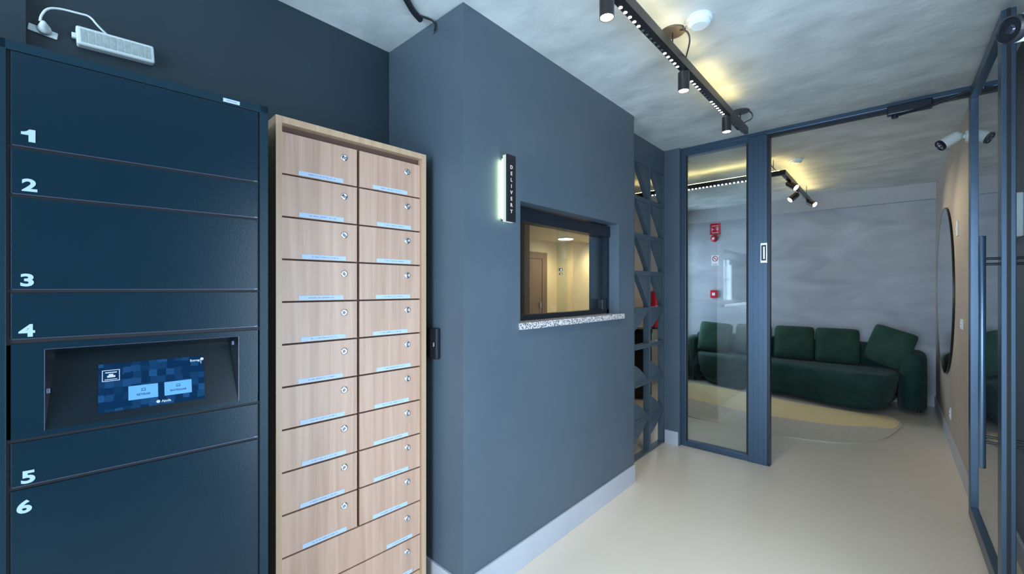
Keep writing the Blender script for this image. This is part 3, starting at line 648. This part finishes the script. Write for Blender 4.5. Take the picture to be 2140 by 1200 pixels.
bm = bmesh.new(); prism(bm, armR, 0.06, 0.68, bev=.075); obj('armrest', bm, 'velvet', sf, True)
armL = spline(W([(-2.22, 6.78), (-2.29, 6.70), (-2.38, 6.72), (-2.43, 6.85), (-2.42, 7.05), (-2.3, 7.12), (-2.2, 7.1)]), 6)
bm = bmesh.new(); prism(bm, armL, 0.06, 0.68, bev=.07); obj('armrest', bm, 'velvet', sf, True)
for x, y in ((-2.30, 6.85), (0.24, 6.70), (-0.08, 6.62), (-1.9, 6.85), (0.22, 7.0)):
    bm = bmesh.new(); cyl(bm, (x + .95, y - 6.7, 0), (0, 0, 1), 0.018, 0.065, 16); obj('leg', bm, 'black', sf)
def cushion_mesh():
    t = bmesh.new(); bmesh.ops.create_cube(t, size=2); bmesh.ops.subdivide_edges(t, edges=t.edges[:], cuts=11, use_grid_fill=True)
    for v in t.verts:
        x, y, z = v.co; ex = (1 - abs(x) ** 3.0) * (1 - abs(z) ** 3.0)
        th = 0.012 + 0.060 * max(ex, 0) ** 0.42
        rr = 1 - 0.04 * (1 - abs(x)) - 0.0
        pin = 0.965 + 0.035 * (abs(x * z)) ** 1.5
        m_ = max(abs(x), abs(z)); l_ = (abs(x) ** 10 + abs(z) ** 10) ** .1; k_ = (m_ / l_ if l_ > 1e-6 else 1) ** .8
        v.co = (x * 0.228 * k_, y * th, z * 0.222 * k_)
    me = bpy.data.meshes.new('sofa_cushion')
    bmesh.ops.recalc_face_normals(t, faces=t.faces[:]); t.to_mesh(me); t.free(); me.materials.append(M['velvet2'])
    for p in me.polygons: p.use_smooth = True
    return me
cm = cushion_mesh()
cu = [(-1.98, 6.79, 0.685, -14, 4, 0, 'square green velvet cushion leaning at the far left end of the sofa'),
      (-1.48, 6.85, 0.68, -14, 0, 0, 'square green velvet cushion half hidden behind the wide door post'),
      (-0.985, 6.84, 0.685, -14, 0, -1, 'square green velvet cushion just right of the wide door post'),
      (-0.518, 6.83, 0.685, -14, 0, 2, 'square green velvet cushion in the right half, left of the tilted one'),
      (-0.015, 6.72, 0.725, -12, 14, -34, 'tilted green velvet cushion leaning into the right arm of the sofa')]
for x, y, z, rx, ry, rz, lab in cu:
    o = bpy.data.objects.new('sofa_cushion', cm); COL.objects.link(o); o.location = (x, y, z); o.rotation_euler = (R(rx), R(ry), R(rz))
    tag(o, lab, 'cushion', 'velvet cushions on the sofa')
# round mirror on the hall side wall
mr = empty('round_mirror', (0.40, 5.9, 1.40)); tag(mr, 'large round wall mirror with thin dark edge on the hall side wall', 'mirror')
bm = bmesh.new(); lathe(bm, [(0, 0), (0.795, 0), (0.80, .002), (0.80, .005), (0, .005)], (-0.010, 0, 0), (-1, 0, 0), 96); obj('mirror_glass', bm, 'mirror', mr)
bm = bmesh.new(); lathe(bm, [(0.794, 0), (0.802, 0), (0.802, .008), (0.794, .008), (0.794, 0)], (-0.008, 0, 0), (-1, 0, 0), 96); obj('rim', bm, 'track', mr)
bm = bmesh.new(); lathe(bm, [(0, 0), (0.765, 0), (0.765, .0095), (0, .0095)], (0, 0, 0), (-1, 0, 0), 64); obj('backing', bm, 'black', mr)
def plate(name, loc, w_, h_, n, label, cat):
    o = empty(name, loc); obj('cover_plate', B(-0.008, 0, -w_ / 2, w_ / 2, -h_ / 2, h_ / 2, bev=.002), 'white_pl', o)
    bm = bmesh.new()
    for k in range(n): z = (k - (n - 1) / 2) * h_ / max(n, 1) * .7; box(bm, -0.012, -0.007, -w_ * .22, w_ * .22, z - h_ * .10, z + h_ * .10, bev=.001)
    obj('switch_button', bm, 'white', o); tag(o, label, cat)
plate('switch_plate', (0.40, 4.90, 1.90), 0.08, 0.12, 1, 'pale wall plate high on the hall side wall right of the round mirror', 'wall plate')
plate('switch_plate', (0.40, 4.62, 1.15), 0.115, 0.075, 2, 'white double switch plate low beside the round mirror, nearest the doorway', 'light switch')
plate('wall_socket', (0.40, 5.43, 0.30), 0.05, 0.10, 2, 'small wall socket near the floor under the round mirror', 'socket')

# fire safety things on the far wall
FY = 7.15
fs = empty('fire_sign', (-2.078, FY, 2.365)); tag(fs, 'red fire alarm sign with white symbols on the far wall', 'sign')
obj('sign_plate', B(-0.078, 0.078, -0.004, 0, -0.09, 0.09, bev=.001), 'red', fs)
bm = bmesh.new()
for q in ((-.05, .05, .045, .052), (-.055, -.02, -.01, .0), (-.055, -.045, -.035, .02), (.01, .05, .010, .018), (.01, .05, -.012, -.004), (.03, .038, -.035, .03), (-.05, .05, -.062, -.055)): box(bm, q[0], q[1], -0.006, -0.004, q[2], q[3])
obj('symbol', bm, 'white', fs)
fa = empty('fire_alarm', (-2.09, FY, 2.215)); tag(fa, 'round red fire alarm sounder just below the red sign', 'fire alarm')
bm = bmesh.new(); lathe(bm, [(0, .05), (.030, .048), (.050, .035), (.056, 0), (0, 0)], (0, 0, 0), (0, -1, 0)); obj('housing', bm, 'red', fa, True)
bm = bmesh.new(); lathe(bm, [(0, .012), (.018, .008), (.022, 0), (0, 0)], (0, -0.048, 0), (0, -1, 0)); obj('strobe', bm, 'white', fa, True)
ns = empty('no_smoking_sign', (-2.08, FY, 1.87)); tag(ns, 'square white no smoking sign with red circle on the far wall', 'sign')
obj('sign_plate', B(-0.055, 0.055, -0.003, 0, -0.082, 0.078), 'white', ns)
bm = bmesh.new(); lathe(bm, [(.034, 0), (.044, 0), (.044, .002), (.034, .002), (.034, 0)], (0, -0.003, 0.022), (0, -1, 0), 32)
box(bm, -0.034, 0.034, -0.005, -0.003, -.004, .004, mtx=Matrix.Translation((0, 0, .022)) @ Matrix.Rotation(R(45), 4, 'Y')); obj('prohibition_ring', bm, 'red', ns)
bm = bmesh.new(); box(bm, -.022, .022, -.0045, -.003, .018, .026); box(bm, -.04, .04, -.0045, -.003, -.062, -.057); box(bm, -.03, .03, -.0045, -.003, -.072, -.068); obj('symbol', bm, 'ink', ns)
cp2 = empty('call_point', (-2.09, FY, 1.33)); tag(cp2, 'small red manual call point lowest on the far wall', 'call point')
obj('housing', B(-0.055, 0.055, -0.045, 0, -0.062, 0.062, bev=.012, seg=3), 'red', cp2)
obj('press_plate', B(-0.022, 0.022, -0.049, -0.044, -0.022, 0.022, bev=.001), 'white', cp2)
# extinguishers on the hall side wall behind the block screen
def ext(loc, rr, h, m, label):
    o = empty('fire_extinguisher', loc); bm = bmesh.new()
    lathe(bm, [(0, 0.0), (rr * .9, 0.0), (rr, .02), (rr, h * .84), (rr * .8, h * .92), (rr * .3, h * .97), (rr * .3, h), (0, h)], seg=28); obj('cylinder', bm, m, o, True)
    bm = bmesh.new(); tube(bm, [(0, 0, h), (0, 0, h + .05)], .015); tube(bm, [(0, 0, h + .04), (0.0, -.10, h + .06)], .008); tube(bm, [(.0, .02, h + .03), (.06, .07, h * .7), (.07, .06, h * .25)], .009, smooth_n=2); obj('valve', bm, 'black', o)
    bm = bmesh.new(); cyl(bm, (0, 0, -0.012), (0, 0, 1), rr * .98, .03); obj('foot_ring', bm, 'black', o); tag(o, label, 'fire extinguisher')
ext((-2.48, 5.80, 0.86), 0.085, 0.55, 'red', 'tall red fire extinguisher glimpsed through the right openings of the block screen')
rb = empty('recycling_bin', (-2.43, 5.21, 0)); tag(rb, 'tall slim black bin glimpsed through the left openings of the block screen', 'bin')
bm = bmesh.new(); box(bm, -.11, .11, -.11, .11, 0.02, 0.86, bev=.02, seg=3); obj('body', bm, 'black', rb)
bm = bmesh.new(); box(bm, -.115, .115, -.115, .115, 0.84, 0.90, bev=.012, seg=3); obj('lid', bm, 'alu_dark', rb)
